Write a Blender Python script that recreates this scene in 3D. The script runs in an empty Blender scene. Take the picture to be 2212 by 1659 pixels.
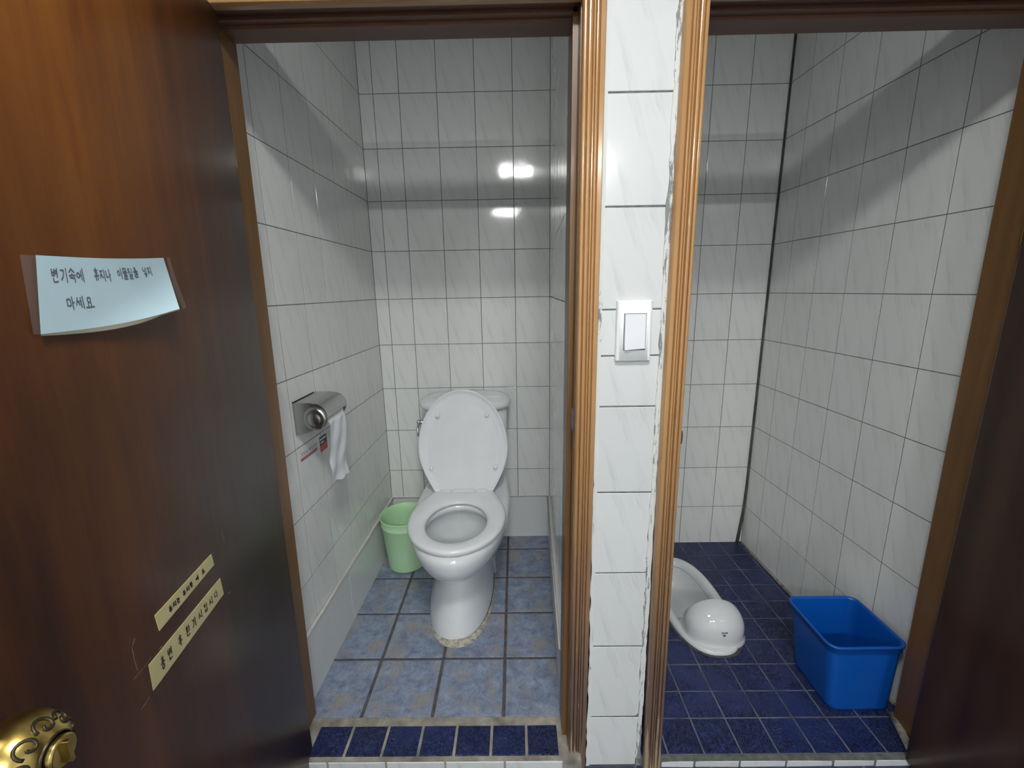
import bpy, math, random
from mathutils import Vector, Matrix
random.seed(7)
S = bpy.context.scene
COL = S.collection

# ------------------------------------------------------------------ camera, world, light, exposure
CAM = Vector((-0.1525, -1.9045, 1.1784))
RT = Vector((0.99981, 0.00599, -0.01844)); UP = Vector((0.0147, 0.2130, 0.9769)); FW = Vector((-0.0094, 0.9770, -0.2130))
PITCH, YAW, ROLL, FPX = 0.2147, -0.0096, -0.0170, 926.12
def cam_axes():
    cp, sp, cy, sy = math.cos(PITCH), math.sin(PITCH), math.cos(YAW), math.sin(YAW)
    f0 = Vector((sy, cy, 0)); r = Vector((cy, -sy, 0)); u0 = Vector((0, 0, 1))
    fw = f0*cp - u0*sp; up = u0*cp + f0*sp
    cr, sr = math.cos(ROLL), math.sin(ROLL)
    return r*cr + up*sr, -r*sr + up*cr, fw
RT, UP, FW = cam_axes()
cd = bpy.data.cameras.new('camera'); cam = bpy.data.objects.new('camera', cd); COL.objects.link(cam)
m = Matrix.Identity(4)
for i in range(3):
    m[i][0], m[i][1], m[i][2], m[i][3] = RT[i], UP[i], -FW[i], CAM[i]
cam.matrix_world = m
cd.sensor_width = 36; cd.sensor_fit = 'HORIZONTAL'; cd.lens = 36*FPX/2212; cd.clip_start = 0.02
S.camera = cam
w = bpy.data.worlds.new('world'); S.world = w; w.use_nodes = True
w.node_tree.nodes['Background'].inputs[0].default_value = (0.8, 0.9, 1, 1)
w.node_tree.nodes['Background'].inputs[1].default_value = 0.02
S.view_settings.view_transform = 'Standard'; S.view_settings.look = 'None'
S.view_settings.gamma = 1; S.view_settings.use_curve_mapping = False
S.view_settings.exposure = 0.0
LAMP_POWER = (106.0, 165.0, 165.0)         # emission strength of the three ceiling panels, nearest first

# ------------------------------------------------------------------ node helpers
def mat(name):
    M = bpy.data.materials.new(name); M.use_nodes = True
    nt = M.node_tree; b = nt.nodes['Principled BSDF']
    return M, nt, b
def N(nt, typ, **kw):
    n = nt.nodes.new(typ)
    for k, v in kw.items():
        if k.startswith('i_'):
            n.inputs[int(k[2:])].default_value = v
        else: setattr(n, k, v)
    return n
def L(nt, a, b): nt.links.new(a, b)
def math_(nt, op, a, b=None, c=None):
    n = nt.nodes.new('ShaderNodeMath'); n.operation = op
    for i, x in enumerate((a, b, c)):
        if x is None: continue
        if isinstance(x, (int, float)): n.inputs[i].default_value = x
        else: nt.links.new(x, n.inputs[i])
    return n.outputs[0]
def ramp(nt, fac, stops, interp='LINEAR'):
    n = nt.nodes.new('ShaderNodeValToRGB'); n.color_ramp.interpolation = interp
    el = n.color_ramp.elements
    while len(el) < len(stops): el.new(0.5)
    for e, (p, c) in zip(el, stops):
        e.position = p; e.color = (c[0], c[1], c[2], 1) if not isinstance(c, float) else (c, c, c, 1)
    nt.links.new(fac, n.inputs[0]); return n.outputs[0]
def mixc(nt, fac, a, b, mode='MIX'):
    n = nt.nodes.new('ShaderNodeMix'); n.data_type = 'RGBA'; n.blend_type = mode
    for idx, x in ((0, fac), (6, a), (7, b)):
        if isinstance(x, (int, float)): n.inputs[idx].default_value = x
        elif isinstance(x, tuple): n.inputs[idx].default_value = (x[0], x[1], x[2], 1)
        else: nt.links.new(x, n.inputs[idx])
    return n.outputs[2]
def mapping(nt, src, scale=(1, 1, 1), rot=(0, 0, 0), loc=(0, 0, 0)):
    n = nt.nodes.new('ShaderNodeMapping'); n.inputs['Scale'].default_value = scale
    n.inputs['Rotation'].default_value = rot; n.inputs['Location'].default_value = loc
    nt.links.new(src, n.inputs[0]); return n.outputs[0]
def turned(nt, src, ang, scale): return mapping(nt, mapping(nt, src, rot=(0, 0, math.radians(ang))), scale)
def noise(nt, vec, scale, detail=3, rough=.5, dist=0.0):
    n = nt.nodes.new('ShaderNodeTexNoise'); n.inputs['Scale'].default_value = scale
    n.inputs['Detail'].default_value = detail; n.inputs['Roughness'].default_value = rough
    n.inputs['Distortion'].default_value = dist
    nt.links.new(vec, n.inputs['Vector']); return n.outputs[0]
def coord(nt, which='Object'):
    return nt.nodes.new('ShaderNodeTexCoord').outputs[which]
def bump(nt, b, h, strength=.2, dist=.001):
    n = nt.nodes.new('ShaderNodeBump'); n.inputs['Strength'].default_value = strength
    n.inputs['Distance'].default_value = dist
    nt.links.new(h, n.inputs['Height']); nt.links.new(n.outputs[0], b.inputs['Normal'])
def simple(name, col, rough=.4, metal=0., coat=0., spec=.5, var=0., vscale=20., bmp=0., bscale=200.):
    M, nt, b = mat(name)
    b.inputs['Roughness'].default_value = rough; b.inputs['Metallic'].default_value = metal
    b.inputs['Coat Weight'].default_value = coat; b.inputs['Specular IOR Level'].default_value = spec
    o = coord(nt)
    f = noise(nt, o, vscale, 4)
    v = max(var, 0.02)
    c = ramp(nt, f, [(.3, tuple(x*(1-v) for x in col)), (.7, tuple(min(1, x*(1+v)) for x in col))])
    L(nt, c, b.inputs['Base Color'])
    if bmp: bump(nt, b, noise(nt, o, bscale, 3), bmp, .001)
    return M

# wall tile: white glazed, printed with faint grey diagonal veins, same print on every tile
def tile_material(name, base, rough=.12, veins=.35):
    M, nt, b = mat(name)
    uv = coord(nt, 'UV')
    at = N(nt, 'ShaderNodeAttribute', attribute_name='rnd')
    # one or two long veins per tile, wavering
    n1 = noise(nt, turned(nt, uv, -14, (1, .75, 1)), 14, 5, .62, .4)
    n2 = noise(nt, turned(nt, uv, -14, (3.2, .45, 1)), 12, 4, .6)
    n3 = noise(nt, turned(nt, uv, -17, (3.6, .50, 1)), 9, 3, .5, .3)
    band = ramp(nt, n3, [(.50, 0.), (.57, 1.), (.62, 1.), (.70, 0.)])
    fine = ramp(nt, n2, [(.42, 0.), (.62, 1.)])
    v = math_(nt, 'MULTIPLY', band, fine)
    cloud = ramp(nt, n1, [(.35, 0.), (.75, .35)])
    v = math_(nt, 'ADD', v, math_(nt, 'MULTIPLY', cloud, .35))
    c = mixc(nt, math_(nt, 'MULTIPLY', v, veins), base, tuple(x*.55 for x in base))
    # tile to tile shade
    sh = math_(nt, 'MULTIPLY_ADD', at.outputs['Fac'], .05, .965)
    c2 = nt.nodes.new('ShaderNodeHueSaturation'); L(nt, c, c2.inputs['Color']); L(nt, sh, c2.inputs['Value'])
    L(nt, c2.outputs[0], b.inputs['Base Color'])
    b.inputs['Roughness'].default_value = rough
    b.inputs['Specular IOR Level'].default_value = .5
    o = coord(nt)
    bump(nt, b, noise(nt, o, 9, 2), .06, .01)
    return M
M_TILE = tile_material('stall_tile', (.80, .805, .79), .09, .23)
M_TILE_F = tile_material('corridor_tile', (.68, .69, .70), .14, .22)
M_TILE_C = tile_material('room_tile', (.84, .845, .85), .2, .2)
M_SKIRT = tile_material('skirting_tile', (.72, .73, .735), .16, .06)
M_GROUT_D = simple('dark_grout', (.13, .14, .13), .9, var=.35, vscale=60, bmp=.3)
M_GROUT_L = simple('pale_grout', (.42, .41, .385), .9, var=.5, vscale=25, bmp=.3)
M_GROUT_B = simple('brown_floor_grout', (.10, .085, .085), .85, var=.35, vscale=40, bmp=.5)
M_GROUT_W = simple('white_worn_grout', (.62, .62, .59), .9, var=.3, vscale=18, bmp=.4)
M_PLASTER = simple('ceiling_plaster', (.86, .86, .85), .8, var=.03)

def blue_tile():
    M, nt, b = mat('cobalt_floor_tile')
    o = coord(nt)
    f = noise(nt, o, 25, 4, .6)
    at = N(nt, 'ShaderNodeAttribute', attribute_name='rnd')
    c = ramp(nt, f, [(.3, (.013, .023, .095)), (.7, (.021, .035, .135))])
    wv = nt.nodes.new('ShaderNodeTexNoise'); wv.inputs['Scale'].default_value = 75; wv.inputs['Detail'].default_value = 1.5
    wv.inputs['Distortion'].default_value = 1.6
    L(nt, o, wv.inputs['Vector'])
    h = ramp(nt, wv.outputs[0], [(.43, 1.), (.5, 0.), (.57, 1.)])
    wear = ramp(nt, noise(nt, o, 7, 2), [(.36, .15), (.52, 1.)])
    c = mixc(nt, math_(nt, 'MULTIPLY', math_(nt, 'SUBTRACT', 1., h), math_(nt, 'MULTIPLY', wear, .75)), c, (.006, .008, .045))   # dirt in the grooves, plus relief shading painted in so the embossing shows
    dirt = ramp(nt, noise(nt, o, 6, 5, .6), [(.5, 0.), (.75, .35)])
    c = mixc(nt, dirt, c, (.05, .055, .09))
    hs = nt.nodes.new('ShaderNodeHueSaturation'); L(nt, c, hs.inputs['Color'])
    L(nt, math_(nt, 'MULTIPLY_ADD', at.outputs['Fac'], .35, .85), hs.inputs['Value'])
    L(nt, hs.outputs[0], b.inputs['Base Color'])
    b.inputs['Roughness'].default_value = .3
    h = math_(nt, 'MULTIPLY', h, wear)
    bump(nt, b, h, 1., .003)
    return M
M_BLUE = blue_tile()
def slate_tile():
    M, nt, b = mat('blue_stone_floor_tile')
    uv = coord(nt, 'UV'); o = coord(nt)
    at = N(nt, 'ShaderNodeAttribute', attribute_name='rnd')
    vm = nt.nodes.new('ShaderNodeVectorMath'); vm.operation = 'ADD'
    cb = nt.nodes.new('ShaderNodeCombineXYZ'); L(nt, math_(nt, 'MULTIPLY', at.outputs['Fac'], 3.1), cb.inputs[0])
    L(nt, uv, vm.inputs[0]); L(nt, cb.outputs[0], vm.inputs[1])
    v = vm.outputs[0]
    f = noise(nt, v, 24, 8, .72, .5)
    base = ramp(nt, f, [(.30, (.12, .15, .22)), (.44, (.20, .24, .34)), (.58, (.28, .34, .47)), (.74, (.42, .47, .56))])
    tan = ramp(nt, noise(nt, v, 11, 7, .7, .3), [(.50, 0.), (.62, .8)])
    c = mixc(nt, tan, base, (.34, .31, .28))
    pur = ramp(nt, noise(nt, mapping(nt, v, loc=(3, 1, 0)), 16, 5, .6), [(.5, 0.), (.75, .5)])
    c = mixc(nt, pur, c, (.21, .20, .30))
    fine = ramp(nt, noise(nt, mapping(nt, v, (1, 2.2, 1)), 160, 3, .7), [(.3, (.72, .72, .72)), (.7, (1.2, 1.2, 1.2))])
    c = mixc(nt, 1.0, c, fine, 'MULTIPLY')
    L(nt, c, b.inputs['Base Color']); b.inputs['Roughness'].default_value = .42
    bump(nt, b, noise(nt, v, 60, 6, .7), .35, .002)
    return M
M_SLATE = slate_tile()

def wood_material(name, cols, rough, coat, vert='Z', scale=1., wear=False, seed=0., lit_top=False, fine=.22):
    M, nt, b = mat(name)
    o = coord(nt)
    sc = {'Z': (6, 6, .55), 'X': (.55, 6, 6)}[vert]
    p = mapping(nt, o, tuple(s*scale for s in sc), loc=(seed, seed*.7, seed*.3))
    n1 = noise(nt, p, 1.3, 7, .62, .9)
    n2 = noise(nt, mapping(nt, o, tuple(s*scale*9 for s in sc[:]), loc=(seed, 0, 0)), 1.4, 4, .65, .2)
    f = math_(nt, 'ADD', math_(nt, 'MULTIPLY', n1, 1-fine), math_(nt, 'MULTIPLY', n2, fine))
    c = ramp(nt, f, [(.34, cols[0]), (.46, cols[1]), (.56, cols[2]), (.70, cols[3])])
    if lit_top:  # lamplight on the leaf's upper part, painted into the wood colour
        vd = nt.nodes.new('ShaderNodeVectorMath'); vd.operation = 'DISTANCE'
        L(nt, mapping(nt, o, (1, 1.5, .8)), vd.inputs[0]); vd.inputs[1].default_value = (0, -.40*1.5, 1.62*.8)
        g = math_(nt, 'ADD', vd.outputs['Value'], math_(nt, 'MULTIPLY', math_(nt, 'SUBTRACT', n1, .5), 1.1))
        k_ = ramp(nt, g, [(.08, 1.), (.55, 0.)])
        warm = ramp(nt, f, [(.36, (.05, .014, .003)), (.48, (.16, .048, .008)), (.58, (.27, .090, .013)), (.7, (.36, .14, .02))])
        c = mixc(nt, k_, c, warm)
    if wear:
        sx = nt.nodes.new('ShaderNodeSeparateXYZ'); L(nt, o, sx.inputs[0])
        z = sx.outputs[2]
        streak = noise(nt, mapping(nt, o, (90, 90, 3.5)), 1., 5, .6)
        # varnish worn through to grey-brown wood over the lower half
        lowf = ramp(nt, math_(nt, 'ADD', z, math_(nt, 'MULTIPLY', math_(nt, 'SUBTRACT', streak, .5), .5)), [(.30, 1.), (1.15, 0.)])
        c = mixc(nt, lowf, c, (.150, .088, .060))
        raw = ramp(nt, math_(nt, 'ADD', z, math_(nt, 'MULTIPLY', math_(nt, 'SUBTRACT', streak, .5), .85)), [(.02, 1.), (.09, 0.)])
        c = mixc(nt, math_(nt, 'MULTIPLY', raw, .8), c, (.42, .33, .21))
        rot = ramp(nt, math_(nt, 'ADD', z, math_(nt, 'MULTIPLY', math_(nt, 'SUBTRACT', streak, .5), .10)), [(-.0, 1.), (.02, 0.)])
        rot2 = ramp(nt, math_(nt, 'ADD', math_(nt, 'ADD', z, .06), math_(nt, 'MULTIPLY', math_(nt, 'SUBTRACT', streak, .5), .10)), [(.02, 1.), (.055, 0.)])
        c = mixc(nt, rot2, c, (.035, .03, .026))
        # pale chips
        ch = noise(nt, mapping(nt, o, (120, 120, 16)), 1., 3, .6)
        chf = ramp(nt, ch, [(.69, 0.), (.72, .8)])
        c = mixc(nt, chf, c, (.5, .36, .24))
        L(nt, ramp(nt, lowf, [(0, rough), (1., .55)]), b.inputs['Roughness'])
    else:
        b.inputs['Roughness'].default_value = rough
    L(nt, c, b.inputs['Base Color'])
    b.inputs['Coat Weight'].default_value = coat; b.inputs['Coat Roughness'].default_value = .14
    bump(nt, b, n2, .08, .002)
    return M
M_DOOR = wood_material('mahogany_veneer', [(.014, .0045, .0022), (.030, .0090, .0032), (.060, .0185, .0045), (.115, .038, .0075)], .30, .20, scale=.55, seed=4.6, lit_top=True)
M_DOOR.node_tree.nodes['Principled BSDF'].inputs['Specular IOR Level'].default_value = .35
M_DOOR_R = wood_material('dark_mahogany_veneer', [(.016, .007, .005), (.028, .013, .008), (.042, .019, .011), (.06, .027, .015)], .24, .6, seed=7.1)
HONEY = [(.33, .165, .062), (.40, .205, .078), (.46, .245, .095), (.54, .31, .13)]
M_CASE = wood_material('honey_varnished_casing', HONEY, .22, .5, wear=True, fine=.12)
M_JAMB = wood_material('jamb_wood', [(.12, .056, .016), (.15, .072, .02), (.18, .085, .025), (.21, .10, .03)], .4, .1, wear=False)
M_HEAD = wood_material('header_wood', [(.10, .045, .025), (.13, .06, .033), (.16, .07, .04), (.19, .085, .045)], .45, .1, vert='X')
M_HEADC = wood_material('header_casing_wood', HONEY, .25, .4, vert='X')

M_PORC = simple('toilet_porcelain', (.75, .77, .80), .07, coat=.6)
M_SEAT = simple('seat_plastic', (.78, .79, .82), .16)
M_PORC2 = simple('squat_porcelain', (.70, .71, .73), .07, coat=.6)
M_CHROME = simple('chrome', (.75, .76, .78), .08, metal=1)
M_STEEL = simple('brushed_steel', (.50, .50, .49), .24, metal=1, bmp=.08, bscale=300)
M_STEEL_D = simple('embossed_steel', (.36, .36, .37), .13, metal=1)
def brass():
    M, nt, b = mat('worn_brass'); o = coord(nt)
    t = noise(nt, o, 60, 4, .6)
    L(nt, ramp(nt, t, [(.35, (.42, .28, .075)), (.65, (.66, .50, .17))]), b.inputs['Base Color'])
    b.inputs['Metallic'].default_value = 1; b.inputs['Roughness'].default_value = .27
    bump(nt, b, t, .1, .001); return M
M_BRASS = brass()
M_BRASS_D = simple('blackened_brass', (.05, .04, .025), .4, metal=.7)
M_GREEN = simple('mint_plastic', (.50, .76, .47), .38)
M_GREEN.node_tree.nodes['Principled BSDF'].inputs['Subsurface Weight'].default_value = .15
M_GREEN.node_tree.nodes['Principled BSDF'].inputs['Subsurface Radius'].default_value = (.01, .02, .01)
M_BLUEP = simple('blue_plastic', (.002, .085, .42), .33)
M_SWITCH = simple('switch_plastic', (.86, .87, .88), .25)
M_ROCK = simple('rocker_plastic', (.80, .80, .86), .25)
M_TISSUE = simple('tissue', (.80, .81, .84), .95, bmp=.6, bscale=120)
M_PAPER = simple('blue_note_paper', (.47, .62, .70), .38, var=.04, vscale=12)
M_PAPER_E = simple('cream_paper_edge', (.78, .74, .58), .6)
M_STICK = simple('yellowed_sticker', (.60, .52, .27), .42, var=.08, vscale=30)
M_INK = simple('black_ink', (.03, .03, .025), .5)
M_PENCIL = simple('grey_pen', (.11, .12, .14), .6)
M_RED = simple('red_print', (.52, .07, .07), .4)
M_PINK = simple('pink_print', (.66, .26, .25), .4)
M_PURP = simple('purple_print', (.06, .045, .09), .4)
M_WHITE = simple('white_print', (.70, .70, .68), .4)
M_SHADOWY = simple('black_gap', (.015, .015, .015), .7)
def tape_mat():
    M, nt, b = mat('clear_tape')
    b.inputs['Base Color'].default_value = (.5, .47, .5, 1); b.inputs['Roughness'].default_value = .35
    b.inputs['Alpha'].default_value = .15; return M
M_TAPE = tape_mat()
def water_mat():
    M, nt, b = mat('still_water'); b.inputs['Base Color'].default_value = (.9, .95, .97, 1)
    b.inputs['Roughness'].default_value = .02; b.inputs['Transmission Weight'].default_value = 1; b.inputs['IOR'].default_value = 1.33
    return M
M_WATER = water_mat()
def lamp_mat(p):
    M, nt, b = mat('lit_panel'); b.inputs['Emission Color'].default_value = (.97, 1., .96, 1)
    b.inputs['Emission Strength'].default_value = p; return M

# ------------------------------------------------------------------ mesh helpers
class MB:
    def __init__(s): s.v = []; s.f = []; s.mi = []; s.sm = []; s.uv = []; s.rnd = []
    def face(s, idx, mi=0, sm=False, uv=None, rnd=0.): s.f.append(idx); s.mi.append(mi); s.sm.append(sm); s.uv.append(uv); s.rnd.append(rnd)
    def add(s, pts): k = len(s.v); s.v += [tuple(p) for p in pts]; return k
    def box(s, lo, hi, mi=0):
        x0, y0, z0 = lo; x1, y1, z1 = hi
        k = s.add([(x0,y0,z0),(x1,y0,z0),(x1,y1,z0),(x0,y1,z0),(x0,y0,z1),(x1,y0,z1),(x1,y1,z1),(x0,y1,z1)])
        for q in ((0,3,2,1),(4,5,6,7),(0,1,5,4),(1,2,6,5),(2,3,7,6),(3,0,4,7)): s.face([k+i for i in q], mi)
    def hexa(s, p, mi=0):
        k = s.add(p)
        for q in ((0,3,2,1),(4,5,6,7),(0,1,5,4),(1,2,6,5),(2,3,7,6),(3,0,4,7)): s.face([k+i for i in q], mi)
    def loft(s, rings, cap0=True, cap1=True, mi=0, sm=True, closed=True):
        n = len(rings[0]); ks = [s.add(r) for r in rings]
        for a, b in zip(ks, ks[1:]):
            for i in range(n if closed else n-1):
                j = (i+1) % n
                s.face([a+i, a+j, b+j, b+i], mi, sm)
        if cap0: s.face([ks[0]+i for i in range(n)][::-1], mi, False)
        if cap1: s.face([ks[-1]+i for i in range(n)], mi, False)
    def grid(s, P, mi=0, sm=True):
        ks = [s.add(r) for r in P]; n = len(P[0])
        for a, b in zip(ks, ks[1:]):
            for i in range(n-1): s.face([a+i, a+i+1, b+i+1, b+i], mi, sm)
    def lathe(s, prof, c=(0,0,0), n=40, mi=0, axis='Z', cap0=False, cap1=False):
        rings = []
        for r, h in prof:
            ring = []
            for i in range(n):
                a = 2*math.pi*i/n; u, w_ = r*math.cos(a), r*math.sin(a)
                if axis == 'Z': p = (c[0]+u, c[1]+w_, c[2]+h)
                elif axis == 'X': p = (c[0]+h, c[1]+u, c[2]+w_)
                else: p = (c[0]+w_, c[1]+h, c[2]+u)
                ring.append(p)
            rings.append(ring)
        s.loft(rings, cap0, cap1, mi)
    def tube(s, pts, r, n=8, mi=0):
        pts = [Vector(p) for p in pts]; rings = []
        for i, p in enumerate(pts):
            d = (pts[min(i+1, len(pts)-1)] - pts[max(i-1, 0)]).normalized()
            a = d.cross(Vector((.1, .3, .95))).normalized(); b = d.cross(a)
            rr = r[i] if isinstance(r, (list, tuple)) else r
            rings.append([tuple(p + (a*math.cos(2*math.pi*k/n) + b*math.sin(2*math.pi*k/n))*rr) for k in range(n)])
        s.loft(rings, mi=mi)
    def build(s, name, mats, parent=None, off=None, bevel=0., seg=2, subsurf=0, fix=True):
        me = bpy.data.meshes.new(name)
        vv = s.v
        if off is not None: vv = [(x-off[0], y-off[1], z-off[2]) for x, y, z in vv]
        me.from_pydata(vv, [], s.f)
        if not isinstance(mats, (list, tuple)): mats = [mats]
        for m_ in mats: me.materials.append(m_)
        for p, mi, sm in zip(me.polygons, s.mi, s.sm): p.material_index = mi; p.use_smooth = sm
        if any(u is not None for u in s.uv):
            uvl = me.uv_layers.new(name='UVMap')
            for p, u in zip(me.polygons, s.uv):
                if u:
                    for li, q in zip(p.loop_indices, u): uvl.data[li].uv = q
            at = me.attributes.new('rnd', 'FLOAT', 'FACE')
            for i, r in enumerate(s.rnd): at.data[i].value = r
        if fix and not any(u is not None for u in s.uv):
            import bmesh
            bm = bmesh.new(); bm.from_mesh(me); bmesh.ops.recalc_face_normals(bm, faces=bm.faces); bm.to_mesh(me); bm.free()
        me.update()
        o = bpy.data.objects.new(name, me); COL.objects.link(o)
        if parent: o.parent = parent
        if bevel:
            md = o.modifiers.new('bevel', 'BEVEL'); md.width = bevel; md.segments = seg; md.limit_method = 'ANGLE'
            for p in me.polygons: p.use_smooth = True
            md.harden_normals = True
        if subsurf:
            md = o.modifiers.new('sub', 'SUBSURF'); md.levels = subsurf; md.render_levels = subsurf
        return o
def tag(o, label, cat, group=None):
    o['label'] = label; o['category'] = cat
    if group: o['group'] = group
    return o
def struct(o): o['kind'] = 'structure'; return o
def empty(name, loc, rz=0.):
    o = bpy.data.objects.new(name, None); COL.objects.link(o); o.location = loc; o.rotation_euler = (0, 0, rz)
    o.empty_display_size = .05; return o

def tiles(mb, O, U, V, us, vs, gap=.002, bev=.0007, th=.007, back=.03, tilt=.0, mt=0, mg=1, hole=None, grout_depth=.0007, gu=None):
    """tiles laid in the plane O + U*u + V*v, facing U x V"""
    O, U, V = Vector(O), Vector(U), Vector(V); Nn = U.cross(V).normalized()
    P = lambda u, v, n: tuple(O + U*u + V*v + Nn*n)
    for i in range(len(us)-1):
        for j in range(len(vs)-1):
            g = gap if not callable(gap) else gap(i, j)
            u0, u1, v0, v1 = us[i]+g/2, us[i+1]-g/2, vs[j]+g/2, vs[j+1]-g/2
            if u1-u0 < .004 or v1-v0 < .004: continue
            if hole and hole.hits(u0, u1, v0, v1):
                n = 14
                for a in range(n):
                    for c in range(n):
                        a0, a1 = u0+(u1-u0)*a/n, u0+(u1-u0)*(a+1)/n; c0, c1 = v0+(v1-v0)*c/n, v0+(v1-v0)*(c+1)/n
                        if hole.inside((a0+a1)/2, (c0+c1)/2): continue
                        k = mb.add([P(a0,c0,0), P(a1,c0,0), P(a1,c1,0), P(a0,c1,0)])
                        mb.face([k,k+1,k+2,k+3], mt, False, [(a0-u0,c0-v0),(a1-u0,c0-v0),(a1-u0,c1-v0),(a0-u0,c1-v0)], .5)
                continue
            r = random.random(); ta = (random.random()-.5)*tilt; tb = (random.random()-.5)*tilt
            h = lambda u, v: (u-(u0+u1)/2)*ta + (v-(v0+v1)/2)*tb
            ring = lambda e, n: [P(u, v, n + h(u, v)) for u, v in ((u0+e, v0+e), (u1-e, v0+e), (u1-e, v1-e), (u0+e, v1-e))]
            uvr = lambda e: [(e, e), (u1-u0-e, e), (u1-u0-e, v1-v0-e), (e, v1-v0-e)]
            levels = [(0, -th), (0, -bev), (bev*.3, -bev*.3), (bev, 0)]
            ks = [mb.add(ring(*l)) for l in levels]
            for (a, la), (b_, lb) in zip(zip(ks, levels), zip(ks[1:], levels[1:])):
                ua, ub = uvr(la[0]), uvr(lb[0])
                for q in range(4):
                    w_ = (q+1) % 4
                    mb.face([a+q, a+w_, b_+w_, b_+q], mg if la[1] == -th else mt, False, [ua[q], ua[w_], ub[w_], ub[q]], r)
            mb.face([ks[-1]+q for q in range(4)], mt, False, uvr(bev), r)
    g0, g1, h0, h1 = us[0], us[-1], vs[0], vs[-1]
    d = grout_depth
    if hole:
        n = int((g1-g0)/.012); m_ = int((h1-h0)/.012)
        for a in range(n):
            for c in range(m_):
                a0, a1 = g0+(g1-g0)*a/n, g0+(g1-g0)*(a+1)/n; c0, c1 = h0+(h1-h0)*c/m_, h0+(h1-h0)*(c+1)/m_
                if hole.inside((a0+a1)/2, (c0+c1)/2): continue
                k = mb.add([P(a0,c0,-d), P(a1,c0,-d), P(a1,c1,-d), P(a0,c1,-d)]); mb.face([k,k+1,k+2,k+3], mg, False, [(a0,c0)]*4, 0)
    else:
        k = mb.add([P(g0,h0,-back), P(g1,h0,-back), P(g1,h1,-back), P(g0,h1,-back), P(g0,h0,-d), P(g1,h0,-d), P(g1,h1,-d), P(g0,h1,-d)])
        for q in ((0,3,2,1),(4,5,6,7),(0,1,5,4),(1,2,6,5),(2,3,7,6),(3,0,4,7)): mb.face([k+i for i in q], mg, False, [(0, 0)]*4, 0)
def frange(a, b, s):
    r = []
    while a < b-1e-6: r.append(a); a += s
    return r

# ------------------------------------------------------------------ the rooms
ZR = -.0394            # floor of the right stall
ZC = -.066             # corridor floor
ZTOP = 2.19
ROWZ = [1.15+.2*k for k in range(-8, 7)]
def rows(z0, z1): return [z0] + [z for z in ROWZ if z0+.012 < z < z1-.005] + [z1]
GAPW = .0022
# back walls
mb = MB(); WL = -.7603
tiles(mb, (WL, 0, 0), (1,0,0), (0,0,1), [0, .0567, .1603, .3103, .4603, .6103, .7603], rows(.0, ZTOP), GAPW, tilt=.004)
struct(mb.build('wall_back_left', [M_TILE, M_GROUT_D]))
mb = MB(); cr = .6342
tiles(mb, (.06, -.0132, 0), (1,0,0), (0,0,1), sorted([0, .12, cr-.06-.45+.0, cr-.06-.3, cr-.06-.15, cr-.06, cr-.06+.15, .9361-.06]), rows(ZR-.01, ZTOP), GAPW, tilt=.004)
struct(mb.build('wall_back_right', [M_TILE, M_GROUT_D]))
# left wall of the left stall (faces +X, drifts left towards the door)
mb = MB(); Uy = Vector((.0183*-1, -1, 0)).normalized()
Uy = Vector((-.0183, -1, 0)).normalized()
cols = [0] + [.1704+.15*k for k in range(-1, 5)] + [.93]; cols = [c for c in cols if c >= 0]
tiles(mb, (WL, 0, 0), (.0183, 1, 0), (0,0,1), sorted([-c for c in cols]), rows(0, ZTOP), GAPW, tilt=.004)
struct(mb.build('wall_left', [M_TILE, M_GROUT_D]))
# partition between the stalls: left face (faces -X) and right face (faces +X)
mb = MB()
cols = [0, .055, .205, .355, .505, .655, .805, .93]
tiles(mb, (0, 0, 0), (-.038, -1, 0), (0,0,1), cols, rows(0, ZTOP), GAPW, tilt=.004, back=.02)
tiles(mb, (.155, -.0, 0), (0, 1, 0), (0,0,1), sorted([-c for c in cols]), rows(ZR-.01, ZTOP), GAPW, tilt=.004, back=.135)
struct(mb.build('wall_partition', [M_TILE, M_GROUT_D]))
# right wall (faces -X)
mb = MB()
cols = [0, .1238-.0] + [.1238+.15*k for k in range(1, 6)] + [.93]
cols = [c for c in cols if c <= .93]
tiles(mb, (.9361, -.0132, 0), (.0229, -1, 0), (0,0,1), [c-.0 for c in cols], rows(ZR-.01, ZTOP), GAPW, tilt=.004)
struct(mb.build('wall_right', [M_TILE, M_GROUT_D]))
# dark corner joint of the right stall, widening at the foot
mb = MB()
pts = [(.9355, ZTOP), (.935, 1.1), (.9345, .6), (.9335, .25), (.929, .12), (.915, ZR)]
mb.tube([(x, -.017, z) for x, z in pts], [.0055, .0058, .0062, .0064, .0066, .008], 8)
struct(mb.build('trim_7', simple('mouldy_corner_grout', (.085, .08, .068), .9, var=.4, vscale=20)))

# skirting tiles of the left stall
mb = MB()
tiles(mb, (WL+.004, -.008, 0), (1,0,0), (0,0,1), [0, .40, .752], [0, .2125], .001, th=.006, back=.008, mg=0)
struct(mb.build('baseboard_back', [M_SKIRT, M_GROUT_L]))
mb = MB()
tiles(mb, (WL+.008, 0, 0), (.0183*-0+.016, 1, 0), (0,0,1), [-.915, -.55, -.15, 0], [0, .212], .001, th=.006, back=.008, mg=0)
struct(mb.build('baseboard_left', [M_SKIRT, M_GROUT_L]))
mb = MB()
tiles(mb, (-.008, 0, 0), (-.036, -1, 0), (0,0,1), [0, .15, .55, .905], [0, .21], .001, th=.006, back=.008, mg=0)
struct(mb.build('baseboard_right', [M_SKIRT, M_GROUT_L]))
M_CAULK = simple('cream_caulk', (.55, .51, .46), .7, var=.15, vscale=40)
mb = MB()
mb.tube([(WL+.010, -.010, .2135), (WL+.005, -.35, .214), (WL-.002, -.62, .2135), (WL-.005, -.91, .214)], .0032, 6)
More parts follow.
